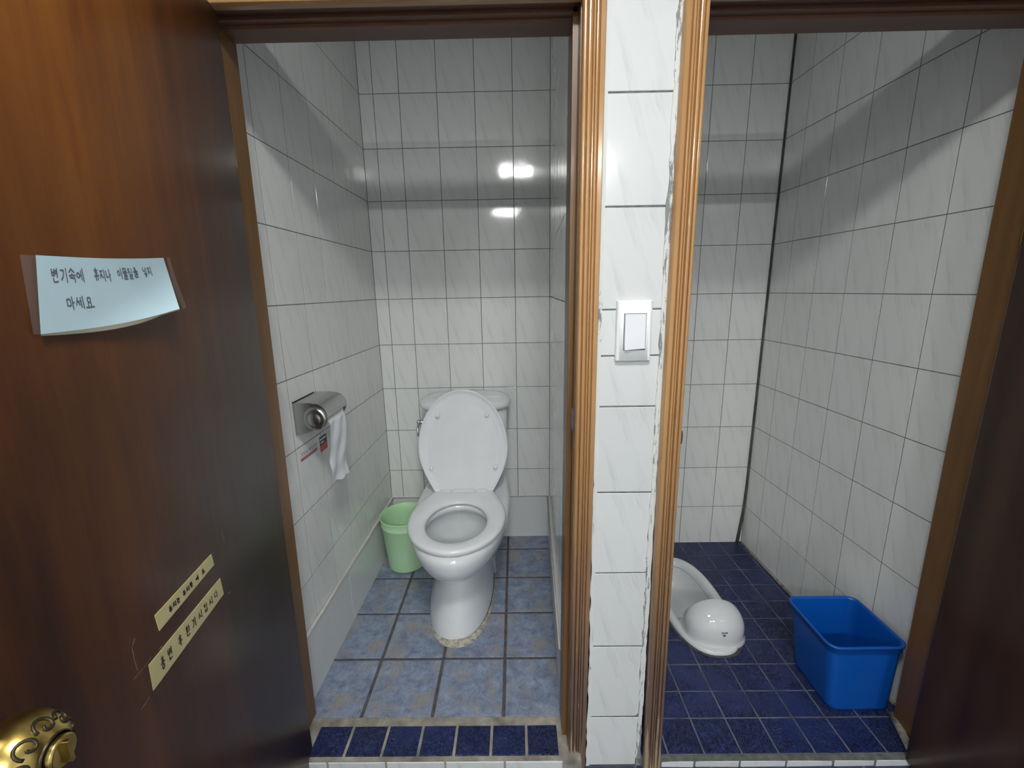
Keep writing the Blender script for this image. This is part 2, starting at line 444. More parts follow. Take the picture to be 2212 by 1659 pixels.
mb.tube([(WL+.010, -.010, .2135), (-.4, -.010, .2135), (-.006, -.010, .2135)], .0022, 6)
mb.tube([(-.010, -.012, .211), (-.03, -.5, .211), (-.043, -.905, .211)], .003, 6)
struct(mb.build('trim_8', M_CAULK))

# left floor
mb = MB()
fx, fy, fp = -.2019, -.113, .2026
ux = sorted([WL-.02, fx-2*fp, fx-fp, fx, .0]); ux = [WL-.02-0, fx-2*fp, fx-fp, fx, 0.0]
vy = sorted([0.0, fy, fy-fp, fy-2*fp, fy-3*fp, fy-4*fp, ])
tiles(mb, (0, 0, 0), (1,0,0), (0,1,0), ux, vy, .0095, bev=.002, th=.01, tilt=.012, grout_depth=.0022)
struct(mb.build('floor_left_stall', [M_SLATE, M_GROUT_B]))
# left door sill: blue tiles on top, white tiles down its front
mb = MB()
us = [-.760, -.712, -.616, -.518, -.423, -.329, -.233, -.139, -.052, -.02]
mb2 = MB()
tiles(mb, (0, 0, .002), (1,0,0), (0,1,0), us[1:9], [-1.028, -.942], .006, bev=.003, th=.01, tilt=.02, back=.02, grout_depth=.0016)
# grout fill around
mb.v = mb.v; k = mb.add([(-.775,-1.034,.0002),(-.0,-1.034,.0002),(-.0,-.92,.0002),(-.775,-.92,.0002),(-.775,-1.034,-.12),(-.0,-1.034,-.12),(-.0,-.92,-.12),(-.775,-.92,-.12)])
for q in ((0,1,2,3),(7,6,5,4),(0,4,5,1),(1,5,6,2),(2,6,7,3),(3,7,4,0)): mb.face([k+i for i in q], 1, False, [(0,0)]*4, 0)
tiles(mb, (0, -1.036, 0), (1,0,0), (0,0,1), [-.79, -.655, -.503, -.350, -.196, -.045], [ZC, -.002], .005, bev=.002, th=.006, back=.004, mt=2, grout_depth=.003)
struct(mb.build('trim_3', [M_BLUE, simple('sill_grout', (.30, .27, .235), .85, var=.45, vscale=22, bmp=.4), M_TILE_F]))

# right floor with the opening for the squat pan
class Oval:
    def __init__(s, cx, y0, y1, hw, p=2.4): s.cx, s.cy, s.hy, s.hw, s.p = cx, (y0+y1)/2, (y1-y0)/2, hw, p
    def inside(s, x, y): return abs((x-s.cx)/s.hw)**s.p + abs((y-s.cy)/s.hy)**s.p < 1
    def hits(s, x0, x1, y0, y1):
        return any(s.inside(x0+(x1-x0)*a/6, y0+(y1-y0)*b/6) for a in range(7) for b in range(7))
    def ring(s, k, z, n=72, kx=None, dy=0.):
        out = []
        for i in range(n):
            a = 2*math.pi*i/n; c, q = math.cos(a), math.sin(a)
            r = (abs(c)**s.p + abs(q)**s.p)**(-1/s.p)
            out.append((s.cx + r*c*(s.hw-k), s.cy + dy + r*q*(s.hy-k), z))
        return out
SQ = Oval(.527, -.682, -.146, .124, 2.5)
holeo = Oval(.527, -.655, -.173, .100, 2.5)
mb = MB()
ux = [.155, .24, .337, .437, .535, .632, .726, .823, .92, .955]
vy = [-.994, -.895, -.81, -.713, -.612, -.513, -.421, -.326, -.225, -.118, -.0132]
tiles(mb, (0, 0, ZR), (1,0,0), (0,1,0), ux, vy, .0045, bev=.0012, th=.006, tilt=.012, hole=holeo, grout_depth=.0012)
M_GROUT_BL = simple('grey_blue_grout', (.13, .13, .165), .85, var=.55, vscale=14, bmp=.4)
struct(mb.build('floor_right_stall', [M_BLUE, M_GROUT_BL]))
mb = MB()
mb.hexa([(.15,-1.0,ZC-.02),(.95,-1.0,ZC-.02),(.95,-.96,ZC-.02),(.15,-.96,ZC-.02),(.15,-1.002,ZR-.003),(.95,-1.002,ZR-.003),(.95,-.99,ZR-.003),(.15,-.99,ZR-.003)])
k = len(mb.f); 
mb.uv = [[(0,0)]*4]*k; mb.mi = [1]*k
tiles(mb, (0, -1.006, 0), (1,0,0), (0,0,1), [.215, .305, .425, .548, .672, .782, .91], [ZC-.004, ZR-.006], .004, bev=.002, th=.006, back=.006, mt=0, tilt=.03)
struct(mb.build('trim_4', [M_TILE_F, M_GROUT_D]))
# pale crumbling grout at the foot of the right wall and right jamb
mb = MB()
pts = [(.917, -.02), (.924, -.2), (.930, -.42), (.937, -.66), (.943, -.86)]
mb.tube([(x+.012, y, ZR+.001) for x, y in pts], .006, 6)
pts = [(.918, -.895, ZR+.006), (.906, -.93, ZR+.006), (.893, -.965, ZR+.004), (.882, -1.0, ZR)]
mb.tube(pts, [.012, .011, .010, .009], 8)
struct(mb.build('trim_9', simple('crumbling_grout', (.27, .24, .19), .95, var=.5, vscale=60, bmp=.8, bscale=90)))

# front wall: pillar between the doors, ends, and the lintels; open above the lintels
mb = MB()
PZ = [ZC, .093, .309, .516, .724, .927, 1.039, 1.136, 1.337, 1.539, 1.742, 1.944, 2.146, ZTOP]
PZ[3] = .516
tiles(mb, (.0262, -1.0, 0), (1,0,0), (0,0,1), [0, .128], PZ, .0024, bev=.0015, th=.006, back=.075, tilt=.01)
LW0, RW1 = -1.45, 1.75
tiles(mb, (0, -1.0, 0), (1,0,0), (0,0,1), [LW0, -1.30, -1.15, -1.0, -.86, -.765], [ZC]+[z-.011 for z in ROWZ if z > .05 and z < 2.25]+[ZTOP], .0024, back=.075)
tiles(mb, (0, -1.0, 0), (1,0,0), (0,0,1), [.925, 1.02, 1.17, 1.32, 1.47, 1.62, RW1], [ZC]+[z-.011 for z in ROWZ if z > .05 and z < 2.25]+[ZTOP], .0024, back=.075)
BEAM = 1.862
tiles(mb, (0, -1.0, 0), (1,0,0), (0,0,1), [-.765, -.62, -.47, -.32, -.17, .026], [1.73, BEAM], .0024, back=.095)
tiles(mb, (0, -1.0, 0), (1,0,0), (0,0,1), [.154, .30, .45, .60, .75, .925], [1.73, BEAM], .0024, back=.095)
mb.box((.0, -.94, ZC), (.155, -.9, ZTOP), 1)
mb.uv += [[(0,0)]*4 for _ in range(len(mb.f)-len(mb.uv))]
mb.uv = [u if u else [(0,0)]*4 for u in mb.uv]
struct(mb.build('wall_front', [M_TILE_F, M_GROUT_D]))
# ragged white caulk between pillar tiles and casings
def caulk(name, x0, x1, jit, seed, thr):
    rnd = random.Random(seed); mb = MB(); n = 120
    L_, R_ = [], []
    for i in range(n+1):
        z = ZC + (ZTOP-ZC)*i/n
        L_.append((x0+(rnd.random()-.5)*jit, -1.0012-rnd.random()*.0012, z)); R_.append((x1+(rnd.random()-.5)*jit*.5, -1.0010, z))
    for i in range(n):
        k = mb.add([L_[i], R_[i], R_[i+1], L_[i+1], (L_[i][0], -.998, L_[i][2]), (R_[i][0], -.998, R_[i][2]), (R_[i+1][0], -.998, R_[i+1][2]), (L_[i+1][0], -.998, L_[i+1][2])])
        mb.face([k,k+1,k+2,k+3]); mb.face([k+4,k,k+3,k+7]); mb.face([k+1,k+5,k+6,k+2])
    M, nt, b = mat(name+'_mat'); o = coord(nt)
    t = noise(nt, mapping(nt, o, (260, 260, 40)), 1., 4, .65)
    t2 = noise(nt, mapping(nt, o, (40, 40, 5), loc=(seed, 0, seed)), 1., 2, .5)
    f = ramp(nt, math_(nt, 'ADD', math_(nt, 'MULTIPLY', t, .45), math_(nt, 'MULTIPLY', t2, .55)), [(thr, (.68, .69, .68)), (thr+.012, (.24, .25, .25))])
    L(nt, f, b.inputs['Base Color']); b.inputs['Roughness'].default_value = .8
    bump(nt, b, t, .6, .002)
    struct(mb.build(name, M, fix=False))
caulk('trim_5', .0195, .0285, .004, 3, .60)
caulk('trim_6', .1505, .1625, .005, 5, .50)

# corridor
mb = MB()
CX0, CX1, CY = -1.45, 1.75, -4.60
ux = frange(CX0, CX1, .2)+[CX1]; vy = frange(CY, -1.0, .2)+[-1.0]
tiles(mb, (0, 0, ZC), (1,0,0), (0,1,0), ux, vy, .004, tilt=.01)
struct(mb.build('floor_corridor', [simple('corridor_floor_tile', (.035, .045, .10), .3, var=.3, vscale=40, bmp=.4, bscale=90), M_GROUT_D]))
mb = MB(); tiles(mb, (CX0, 0, 0), (0, -1, 0), (0,0,1), [0], [0], .002) if False else None
tiles(mb, (CX0, CY, 0), (0, 1, 0), (0,0,1), frange(0, -1.0-CY, .15)+[-1.0-CY], [ZC]+[z for z in ROWZ if z > .05]+[ZTOP], .0024)
struct(mb.build('wall_corridor_left', [M_TILE_C, M_GROUT_D]))
mb = MB(); tiles(mb, (CX1, -1.0, 0), (0, -1, 0), (0,0,1), frange(0, -1.0-CY, .15)+[-1.0-CY], [ZC]+[z for z in ROWZ if z > .05]+[ZTOP], .0024)
struct(mb.build('wall_corridor_right', [M_TILE_C, M_GROUT_D]))
mb = MB(); tiles(mb, (CX1, CY, 0), (-1, 0, 0), (0,0,1), frange(0, CX1-CX0, .15)+[CX1-CX0], [ZC]+[z for z in ROWZ if z > .05]+[ZTOP], .0024)
struct(mb.build('wall_corridor_back', [M_TILE_C, M_GROUT_D]))
mb = MB(); mb.box((CX0-.03, CY-.03, ZTOP), (CX1+.03, .03, ZTOP+.03)); struct(mb.build('ceiling', M_PLASTER))

# ------------------------------------------------------------------ door frames
def case_profile(w_, mirror=False):
    """fluted moulding, cross-section (x across, y out); returns points from inner edge to outer edge"""
    pts = []; n = 60
    for i in range(n+1):
        t = i/n
        if t < .05: d = .010 + .006*math.sin(t/.05*math.pi/2)*1.05
        elif t > .93: d = .004 + .012*math.cos((t-.93)/.07*math.pi/2)
        else:
            d = .0165
            for c, hw, dep in ((.215, .035, .0046), (.42, .035, .0050), (.545, .022, .0036), (.70, .035, .0044)):
                q = abs(t-c)/hw
                if q < 1: d -= dep*(1-q*q)
            for c, hw, dep in ((.13, .09, .0020), (.32, .09, .0024), (.62, .07, .0018)):
                q = abs(t-c)/hw
                if q < 1: d += dep*math.sqrt(1-q*q)
        pts.append((t*w_, d))
    return pts
def vert_casing(mb, xin, xout, z0, z1, dxb=0.):
    """moulding on the wall face y=-1.0, flutes run up; xin is the opening side"""
    w_ = abs(xout-xin); sgn = 1 if xout > xin else -1
    prof = case_profile(w_)
    def ring(z, sh): return [(xin+sh+sgn*u, -1.0005-d, z) for u, d in prof] + [(xout+sh, -1.0005, z), (xin+sh, -1.0005, z)]
    zs = [z0, (z0+z1)/2, z1]; sh = [dxb, dxb*.35, 0]
    mb.loft([ring(z, s_) for z, s_ in zip(zs, sh)], sm=False)
def head_casing(mb, x0, x1, z0, w_):
    prof = case_profile(w_)
    mb.loft([[(x, -1.0005-d, z0+u) for u, d in prof] + [(x, -1.0005, z0+w_), (x, -1.0005, z0)] for x in (x0, x1)], sm=False)
def frame(name, xl_t, xl_b, xr_t, xr_b, zb, zh, sbl=0., sbr=0.):
    """xl/xr: inner faces of the stops at top and bottom; rebate for the leaf in front of the stops"""
    root = struct(empty(name, ((xl_t+xr_t)/2, -.95, zb)))
    off = root.location
    reb = .011
    for sgn, xt, xb in ((-1, xl_t, xl_b), (1, xr_t, xr_b)):
        mb = MB()
        for (y0, y1, o_) in ((-.972, -.905, 0.), (-1.0, -.972, reb)):
            ins_t, ins_b = xt + sgn*o_, xb + sgn*o_
            out = (max(xt, xb)+.03 if sgn > 0 else min(xt, xb)-.03)
            a = [(ins_b, y0, zb), (out, y0, zb), (out, y1, zb), (ins_b, y1, zb), (ins_t, y0, zh+.03), (out, y0, zh+.03), (out, y1, zh+.03), (ins_t, y1, zh+.03)]
            mb.hexa(a)
        mb.build('jamb', M_JAMB, root, off, bevel=.0012)
    mb = MB()
    x0, x1 = min(xl_t, xl_b)-.01, max(xr_t, xr_b)+.01
    mb.box((x0, -.955, zh), (x1, -.905, zh+.05)); mb.box((x0, -.972, zh+.006), (x1, -.9551, zh+.05)); mb.box((x0, -1.0, zh+.013), (x1, -.9721, zh+.05))
    mb.build('header', M_HEAD, root, off, bevel=.001)
    mb = MB()
    head_casing(mb, xl_t-.052, xr_t+.052, zh+.006, .045)
    mb.build('head_casing', M_HEADC, root, off)
    return root, off
ZH = 1.679
f1, off1 = frame('trim_1', -.7125, -.7425, -.036, -.042, ZC, ZH)
mb = MB(); vert_casing(mb, -.0235, .0215, ZC, 1.685, -.006); mb.build('casing', M_CASE, f1, off1)
mb = MB(); vert_casing(mb, -.742, -.785, ZC, 1.685, -.02); mb.build('casing', M_CASE, f1, off1)
f2, off2 = frame('trim_2', .216, .226, .888, .909, ZC, ZH-.004)
mb = MB(); vert_casing(mb, .2035, .1590, ZC, 1.681, .009); mb.build('casing', M_CASE, f2, off2)
mb = MB(); vert_casing(mb, .905, .955, ZC, 1.681, .018); mb.build('casing', M_CASE, f2, off2)
# dark worn patches where the latches struck
mb = MB()
for (cx_, z_, w_, h_) in ((-.031, .905, .0042, .055), (.2062, .86, .0022, .032)):
    mb.lathe([(.0001, -.0006), (w_*.6, -.0004), (w_, .0)], (cx_, -1.016, z_), 20, axis='Y')
    k0 = len(mb.v)-60
    for i in range(k0, len(mb.v)):
        x, y, z = mb.v[i]; mb.v[i] = (x, y, z_+(z-z_)*h_/w_*.5)
mb.build('worn_patch', simple('worn_black_wood', (.06, .045, .05), .5, var=.5, vscale=90), f1, off1)

# ------------------------------------------------------------------ doors
def door(name, hinge, ang, W_, mface, sgn):
    """leaf runs from the hinge along local -Y, visible face on x=0 looking to +X (sgn=1) or -X (sgn=-1)"""
    root = struct(empty(name, (hinge[0], hinge[1], -.05), ang))
    mb = MB(); a, b_ = (0, -.036) if sgn > 0 else (0, .036)
    mb.box((min(a, b_), -W_, 0), (max(a, b_), 0, 1.735))
    mb.build('door_panel', mface, root, bevel=.0025)
    return root
DANG = math.atan2(.155, .988)          # leaf swings slightly back towards the opening
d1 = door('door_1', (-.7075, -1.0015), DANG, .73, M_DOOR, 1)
d1.rotation_euler = (0, .0115, DANG)
bpy.context.view_layer.update()
D1M = d1.matrix_world.copy(); D1I = D1M.inverted()
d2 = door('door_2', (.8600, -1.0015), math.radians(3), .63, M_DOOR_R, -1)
# brass hinge leaf on the edge of the left leaf
def hinge(root, z, sgn):
    mb = MB(); mb.box((-.034 if sgn > 0 else .0002, -.0004, z), (-.0002 if sgn > 0 else .034, .0016, z+.095))
    mb.lathe([(.0035, 0), (.0035, .095)], (sgn*-.036, .004, z), 12, cap0=True, cap1=True)
    h = mb.build('hinge', M_BRASS, root); return h
hinge(d1, 1.472, 1); hinge(d1, .16, 1); hinge(d2, 1.30, -1)

def door_uv(px, py):
    d = (FW + RT*((px-1106)/FPX) - UP*((py-829.5)/FPX))
    h = D1M.translation; nn = D1M.to_3x3() @ Vector((1, 0, 0))
    t = (h-CAM).dot(nn)/d.dot(nn); q = D1I @ (CAM + d*t)
    return (-q.y, q.z)      # distance from the hinge edge, height on the leaf

def knob(root, s_, z, sgn):
    # axis along local X; ornate egg knob with a turn button
    y = -s_; zz = z - root.location.z
    mb = MB()
    prof = [(.034, 0), (.034, .003), (.028, .006), (.014, .009), (.0125, .018), (.0135, .0215)]
    for i in range(22):
        t = i/21; a_ = math.radians(154 - t*127); prof.append((.0315*math.sin(a_)**.9, .0470 + .0285*math.cos(a_)))
    prof += [(.0143, .0728)]
    pf = list(prof)
    prof = [(r, h*sgn) for r, h in prof]
    mb.lathe(prof, (0, y, zz), 48, axis='X')
    kn = mb.build('door_knob', M_BRASS, root)
    mb = MB()
    # engraved scrolls round the face: dark raised curls
    for j in range(9):
        a0 = j*math.pi/4.5
        pts = []
        for i in range(22):
            t = i/21; tt = t*2.2*math.pi
            rr = .0065*(1-t*.78)
            ca = a0 + rr*math.cos(tt)/.020; rad = .0228 + rr*math.sin(tt)*.95
            # height on the egg at this radius
            hx = .060
            for (ra, ha), (rb_, hb_) in zip(pf[12:], pf[13:]):
                if min(ra, rb_) <= rad <= max(ra, rb_): hx = ha + (hb_-ha)*(rad-ra)/((rb_-ra) or 1)
            pts.append((sgn*(hx+.0003), y+rad*math.cos(ca), zz+rad*math.sin(ca)))
        mb.tube(pts, .0013, 6)
    mb.build('scroll_ornament', M_BRASS_D, kn)
    mb = MB()
    mb.lathe([(.0150, sgn*.0705), (.0150, sgn*.0738), (.0140, sgn*.0742)], (0, y, zz), 32, axis='X', cap1=False)
    mb.build('dark_ring', M_BRASS_D, kn)
    mb = MB()
    mb.lathe([(.0125, sgn*.0715), (.0125, sgn*.0775), (.0112, sgn*.079), (.0002, sgn*.0795)], (0, y, zz), 32, axis='X')
    mb.box((min(sgn*.079, sgn*.084), y-.0016, zz-.010), (max(sgn*.079, sgn*.084), y+.0016, zz+.010))
    mb.build('turn_button', M_BRASS, kn, bevel=.0006)
    return kn
knob(d1, .654, .825, 1)
knob(d2, .56, .80, -1)

# ---- papers stuck on the left door. local frame: (s, z) on the face -> world
def on_door(s_, z, n=.0): return D1M @ Vector((n, -s_, z))
DN = D1M.to_3x3() @ Vector((1, 0, 0))
def strokes_mesh(mb, strokes, fn, w_, n=.0006, mi=0):
    """flat pen strokes as thin ribbons; fn maps (x,y,n) to the world"""
    for st in strokes:
        for (x0, y0), (x1, y1) in zip(st, st[1:]):
            dx, dy = x1-x0, y1-y0; l = math.hypot(dx, dy) or 1; px, py = -dy/l*w_/2, dx/l*w_/2
            ex, ey = dx/l*w_*.3, dy/l*w_*.3
            k = mb.add([fn(x0+px-ex, y0+py-ey, n), fn(x0-px-ex, y0-py-ey, n), fn(x1-px+ex, y1-py+ey, n), fn(x1+px+ex, y1+py+ey, n)])
            mb.face([k, k+1, k+2, k+3], mi)
O_ = lambda cx, cy, r: [(cx+r*math.cos(a*math.pi/4), cy+r*math.sin(a*math.pi/4)) for a in range(9)]
GL = {   # handwritten syllables as strokes in a unit box (x right, y up)
 '변': [[(.05,.95),(.08,.5)],[(.4,.95),(.38,.5)],[(.07,.72),(.38,.72)],[(.08,.5),(.38,.52)],[(.42,.82),(.72,.84)],[(.42,.66),(.72,.68)],[(.75,1.),(.72,.35)],[(.2,.35),(.22,.05),(.8,.1)]],
 '기': [[(.1,.85),(.55,.85),(.45,.45),(.1,.15)],[(.85,1.),(.85,.0)]],
 '속': [[(.5,1.),(.15,.7)],[(.5,.95),(.85,.7)],[(.5,.68),(.5,.52)],[(.1,.5),(.95,.52)],[(.15,.34),(.82,.34),(.76,.0)]],
 '에': [O_(.22,.5,.18),[(.45,.5),(.62,.52)],[(.62,.85),(.62,.12)],[(.85,1.),(.85,.0)]],
 '휴': [[(.4,1.),(.6,.98)],[(.15,.84),(.85,.86)],O_(.5,.66,.12),[(.05,.42),(.95,.44)],[(.35,.42),(.32,.05)],[(.65,.42),(.66,.05)]],
 '지': [[(.08,.85),(.6,.86)],[(.35,.85),(.08,.25)],[(.3,.6),(.6,.28)],[(.85,1.),(.85,.0)]],
 '나': [[(.15,.9),(.15,.35),(.55,.4)],[(.72,1.),(.72,.0)],[(.72,.55),(.95,.55)]],
 '이': [O_(.28,.55,.22),[(.8,1.),(.8,.0)]],
 '물': [[(.2,1.),(.2,.75),(.8,.75),(.8,1.),(.2,1.)],[(.05,.6),(.95,.62)],[(.5,.6),(.5,.45)],[(.2,.42),(.8,.42),(.8,.25),(.2,.25),(.2,.05),(.85,.07)]],
 '질': [[(.08,.95),(.5,.95)],[(.3,.95),(.08,.55)],[(.28,.75),(.52,.55)],[(.82,1.),(.82,.5)],[(.2,.42),(.8,.42),(.8,.25),(.2,.25),(.2,.05),(.85,.07)]],
 '을': [O_(.5,.82,.15),[(.05,.58),(.95,.6)],[(.2,.44),(.8,.44),(.8,.27),(.2,.27),(.2,.05),(.85,.07)]],
 '넣': [[(.1,.98),(.1,.6),(.45,.62)],[(.5,.8),(.72,.8)],[(.74,1.),(.74,.5)],[(.4,.44),(.6,.44)],[(.2,.34),(.85,.35)],O_(.5,.15,.12)],
 '마': [[(.12,.8),(.12,.3),(.5,.3),(.5,.8),(.12,.8)],[(.72,1.),(.72,.0)],[(.72,.55),(.95,.55)]],
 '세': [[(.28,.9),(.05,.3)],[(.25,.65),(.45,.3)],[(.42,.6),(.62,.6)],[(.62,.9),(.62,.1)],[(.86,1.),(.86,.0)]],
 '요': [O_(.5,.72,.2),[(.35,.5),(.33,.15)],[(.65,.5),(.66,.15)],[(.0,.12),(1.,.15)]],
 '용': [O_(.5,.86,.13),[(.38,.72),(.38,.56)],[(.62,.72),(.62,.56)],[(.05,.54),(.95,.54)],O_(.5,.22,.2)],
 '후': [[(.4,1.),(.6,1.)],[(.15,.84),(.85,.84)],O_(.5,.64,.13),[(.05,.42),(.95,.42)],[(.5,.42),(.5,.0)]],
 '환': [[(.2,1.),(.4,1.)],[(.05,.86),(.58,.86)],O_(.3,.68,.12),[(.3,.52),(.3,.42)],[(.05,.4),(.6,.42)],[(.76,1.),(.76,.35)],[(.76,.68),(.95,.68)],[(.2,.28),(.2,.05),(.85,.06)]],
 '시': [[(.32,.9),(.05,.2)],[(.28,.6),(.6,.2)],[(.85,1.),(.85,.0)]],
 '킵': [[(.1,.95),(.5,.95),(.3,.55)],[(.12,.78),(.45,.78)],[(.82,1.),(.82,.5)],[(.25,.45),(.25,.05)],[(.8,.45),(.8,.05)],[(.25,.25),(.8,.25)],[(.25,.05),(.8,.05)]],
 '다': [[(.5,.82),(.12,.82),(.12,.3),(.55,.34)],[(.75,1.),(.75,.0)],[(.75,.55),(.97,.55)]],
 '는': [[(.2,1.),(.2,.72),(.8,.72)],[(.05,.5),(.95,.5)],[(.2,.35),(.2,.05),(.82,.05)]],
 '통': [[(.2,1.),(.8,1.)],[(.2,.87),(.8,.87)],[(.2,1.),(.2,.74),(.8,.74)],[(.5,.74),(.5,.58)],[(.05,.56),(.95,.56)],O_(.5,.22,.19)],
}
def write(text, x, y, cw, ch, gap, jit=0., slant=0., seed=1):
    rnd = random.Random(seed); out = []
    for c in text:
        if c == ' ': x += cw*.9; continue
        jy = (rnd.random()-.5)*jit*ch; js = 1+(rnd.random()-.5)*jit
        for st in GL[c]:
            out.append([(x+(a+slant*b_)*cw*js, y+jy+b_*ch*js) for a, b_ in st])
        x += cw+gap
    return out

# blue handwritten note, lower right corner curling off the door
note = empty('handwritten_note', on_door(.35, 1.23, .002))
tag(note, 'pale blue handwritten paper note taped to the left brown door, lower corner curling', 'note')
noff = note.location
cTL, cTR, cBR, cBL = door_uv(77, 552), door_uv(353, 557), door_uv(388, 667), door_uv(85+3, 722)
cTL = door_uv(40+37, 551)
cBL = door_uv(176/2+0, 722)
# paper corners in (s,z); s grows away from the hinge, i.e. leftwards in the photo
def paper_fn(a, b_, n=0.):
    """a: 0 left..1 right, b: 0 bottom..1 top"""
    s0 = cBL[0]*(1-a)*(1-b_) + cBR[0]*a*(1-b_) + cTL[0]*(1-a)*b_ + cTR[0]*a*b_
    z0 = cBL[1]*(1-a)*(1-b_) + cBR[1]*a*(1-b_) + cTL[1]*(1-a)*b_ + cTR[1]*a*b_
    cu = max(0., (a - .55) + (.45 - b_))            # curl of the corner
    lift = .0035 + .018*cu*cu + .004*(1-b_)**2*(.3+a)
    z0 += .0045*math.sin(a*math.pi)*(1-b_)*-1 - .002*math.sin(a*math.pi)*b_
    # keep the outline where it is seen: a lifted point shifts towards the camera along its sight line
    p = on_door(s0, z0, 0); v = (CAM-p); nn = DN
    return p + v*((lift+n)/v.dot(nn))
mb = MB(); G = 26
front = [[tuple(paper_fn(i/G, j/12, .0005)) for i in range(G+1)] for j in range(13)]
mb.grid(front)
back = [[tuple(paper_fn(i/G, j/12, -.0008)) for i in range(G+1)] for j in range(13)]
mb.grid([r[::-1] for r in back])
mb.build('paper_sheet', M_PAPER, note, noff, fix=False)
mb = MB()   # cream thickness of the folded stack along the bottom edge
e0 = [tuple(paper_fn(i/G, 0, .0006)) for i in range(G+1)]
e1 = []
for i in range(G+1):
    a = i/G; t = .0016 + .0050*math.sin(min(1, a*1.25)*math.pi)**.7*(.5+a*.5)
    p = paper_fn(a, 0, -.0012 if a < .95 else -.0005); e1.append((p.x, p.y, p.z - t))
mb.grid([e0, e1]); e2 = [tuple(paper_fn(i/G, .04, -.0022)) for i in range(G+1)]
mb.grid([e1, e2])
mb.build('paper_edge', M_PAPER_E, note, noff, fix=False)
mb = MB()
sA, sB = door_uv(77, 600)[0], door_uv(352, 600)[0]
def na(px): return (sA-door_uv(px, 600)[0])/(sA-sB)
ws = []; rnd = random.Random(3)
for text, p0, p1, b0, b1 in (('변기속에', 107, 176, .655, .85), ('휴지나', 195, 232, .665, .85), ('이물질을', 245, 290, .675, .85), ('넣지', 300, 319, .685, .85), ('마세요', 131, 187, .285, .465)):
    k_ = len(text)
    for i, ch in enumerate(text):
        q0, q1 = p0+(p1-p0)*i/k_, p0+(p1-p0)*(i+.93)/k_; jy = (rnd.random()-.5)*.02; sl = -.12
        for st in GL[ch]:
            ws.append([(na(q0+(q1-q0)*(x+sl*(y-.5))), b0+jy+(b1-b0)*y) for x, y in st])
def pen(x, y, n): return tuple(paper_fn(x, y, n))
for st in ws:
    for (x0, y0), (x1, y1) in zip(st, st[1:]):
        l = math.hypot((x1-x0)*.24, (y1-y0)*.085) or 1
        ww = .00075; px, py = -(y1-y0)*.085/l*ww/.24, (x1-x0)*.24/l*ww/.085
        k = mb.add([pen(x0+px, y0+py, .0009), pen(x0-px, y0-py, .0009), pen(x1-px, y1-py, .0009), pen(x1+px, y1+py, .0009)])
        mb.face([k, k+1, k+2, k+3])
mb.build('handwriting', M_PENCIL, note, noff, fix=False)
mb = MB()
def tape(q, lift):
    k = mb.add([tuple(on_door(*door_uv(*p), lift)) for p in q]); mb.face([k+i for i in range(len(q))])
tape([(38, 550), (78, 552), (96, 723), (68, 722)], .0016)
mb.build('clear_tape', M_TAPE, note, noff, fix=False); mb = MB()
tape([(352, 555), (359, 557), (372, 600), (396, 664), (388, 668), (366, 617)], .0045)
mb.build('clear_tape', M_TAPE, note, noff, fix=False)

def sticker(name, label, corners, text, th_, cells):
    """corners: px of bottom-left, bottom-right, top-right, top-left"""
    q = [door_uv(*c) for c in corners]
    def fn(a, b_, n=0.):
        s0 = q[0][0]*(1-a)*(1-b_) + q[1][0]*a*(1-b_) + q[2][0]*a*b_ + q[3][0]*(1-a)*b_
        z0 = q[0][1]*(1-a)*(1-b_) + q[1][1]*a*(1-b_) + q[2][1]*a*b_ + q[3][1]*(1-a)*b_
        return tuple(on_door(s0, z0, .0012+n))
    root = tag(empty(name, on_door((q[0][0]+q[1][0])/2, q[0][1], .001)), label, 'sticker', 'yellowed stickers on the left door')
    off = root.location; mb = MB()
    p = [fn(0,0), fn(1,0), fn(1,1), fn(0,1)]; b = [fn(0,0,-.001), fn(1,0,-.001), fn(1,1,-.001), fn(0,1,-.001)]
    k = mb.add(p+b)
    for f_ in ((0,1,2,3),(0,4,5,1),(1,5,6,2),(2,6,7,3),(3,7,4,0)): mb.face([k+i for i in f_])
    mb.build('sticker_strip', M_STICK, root, off)
    mb = MB()
    Lx = abs(q[0][0]-q[1][0]); Lz = abs(q[0][1]-q[3][1])
    for ch, x0, w_, h_, y0 in cells:
        for st in GL[ch]:
            for (xa, ya), (xb, yb) in zip(st, st[1:]):
                xa_, xb_ = x0+xa*w_, x0+xb*w_; ya_, yb_ = y0+ya*h_, y0+yb*h_
                l = math.hypot((xb_-xa_)*Lx, (yb_-ya_)*Lz) or 1; px, py = -(yb_-ya_)*Lz/l*th_/Lx, (xb_-xa_)*Lx/l*th_/Lz
                k = mb.add([fn(xa_+px, ya_+py, .0004), fn(xa_-px, ya_-py, .0004), fn(xb_-px, yb_-py, .0004), fn(xb_+px, yb_+py, .0004)])
                mb.face([k, k+1, k+2, k+3])
    mb.build('lettering', M_INK, root, off, fix=False)
def line(text, x, w_, g, h_, y0):
    out = []
    for c in text:
        if c == ' ': x += g*3; continue
        out.append((c, x, w_, h_, y0)); x += w_+g
    return out
sticker('door_sticker', 'shorter yellowed sticker strip on the left door, above the longer strip',
        [(343, 1363), (461, 1220), (455, 1197), (333, 1330)], '', .0011,
        line('휴지는', .17, .052, .012, .36, .3)+line('휴지통', .40, .052, .012, .36, .3)+line('에', .64, .05, .01, .36, .3)+line('요', .76, .05, .01, .36, .3))
sticker('door_sticker', 'longer yellowed sticker strip on the left door, closer to the brass knob',
        [(330, 1492), (482, 1283), (474, 1249), (320, 1437)], '', .0010,
        line('용변', .10, .055, .035, .50, .26)+line('후', .315, .055, .03, .46, .27)+line('환기', .42, .055, .03, .46, .27)+line('시킵시다', .60, .055, .030, .42, .28))

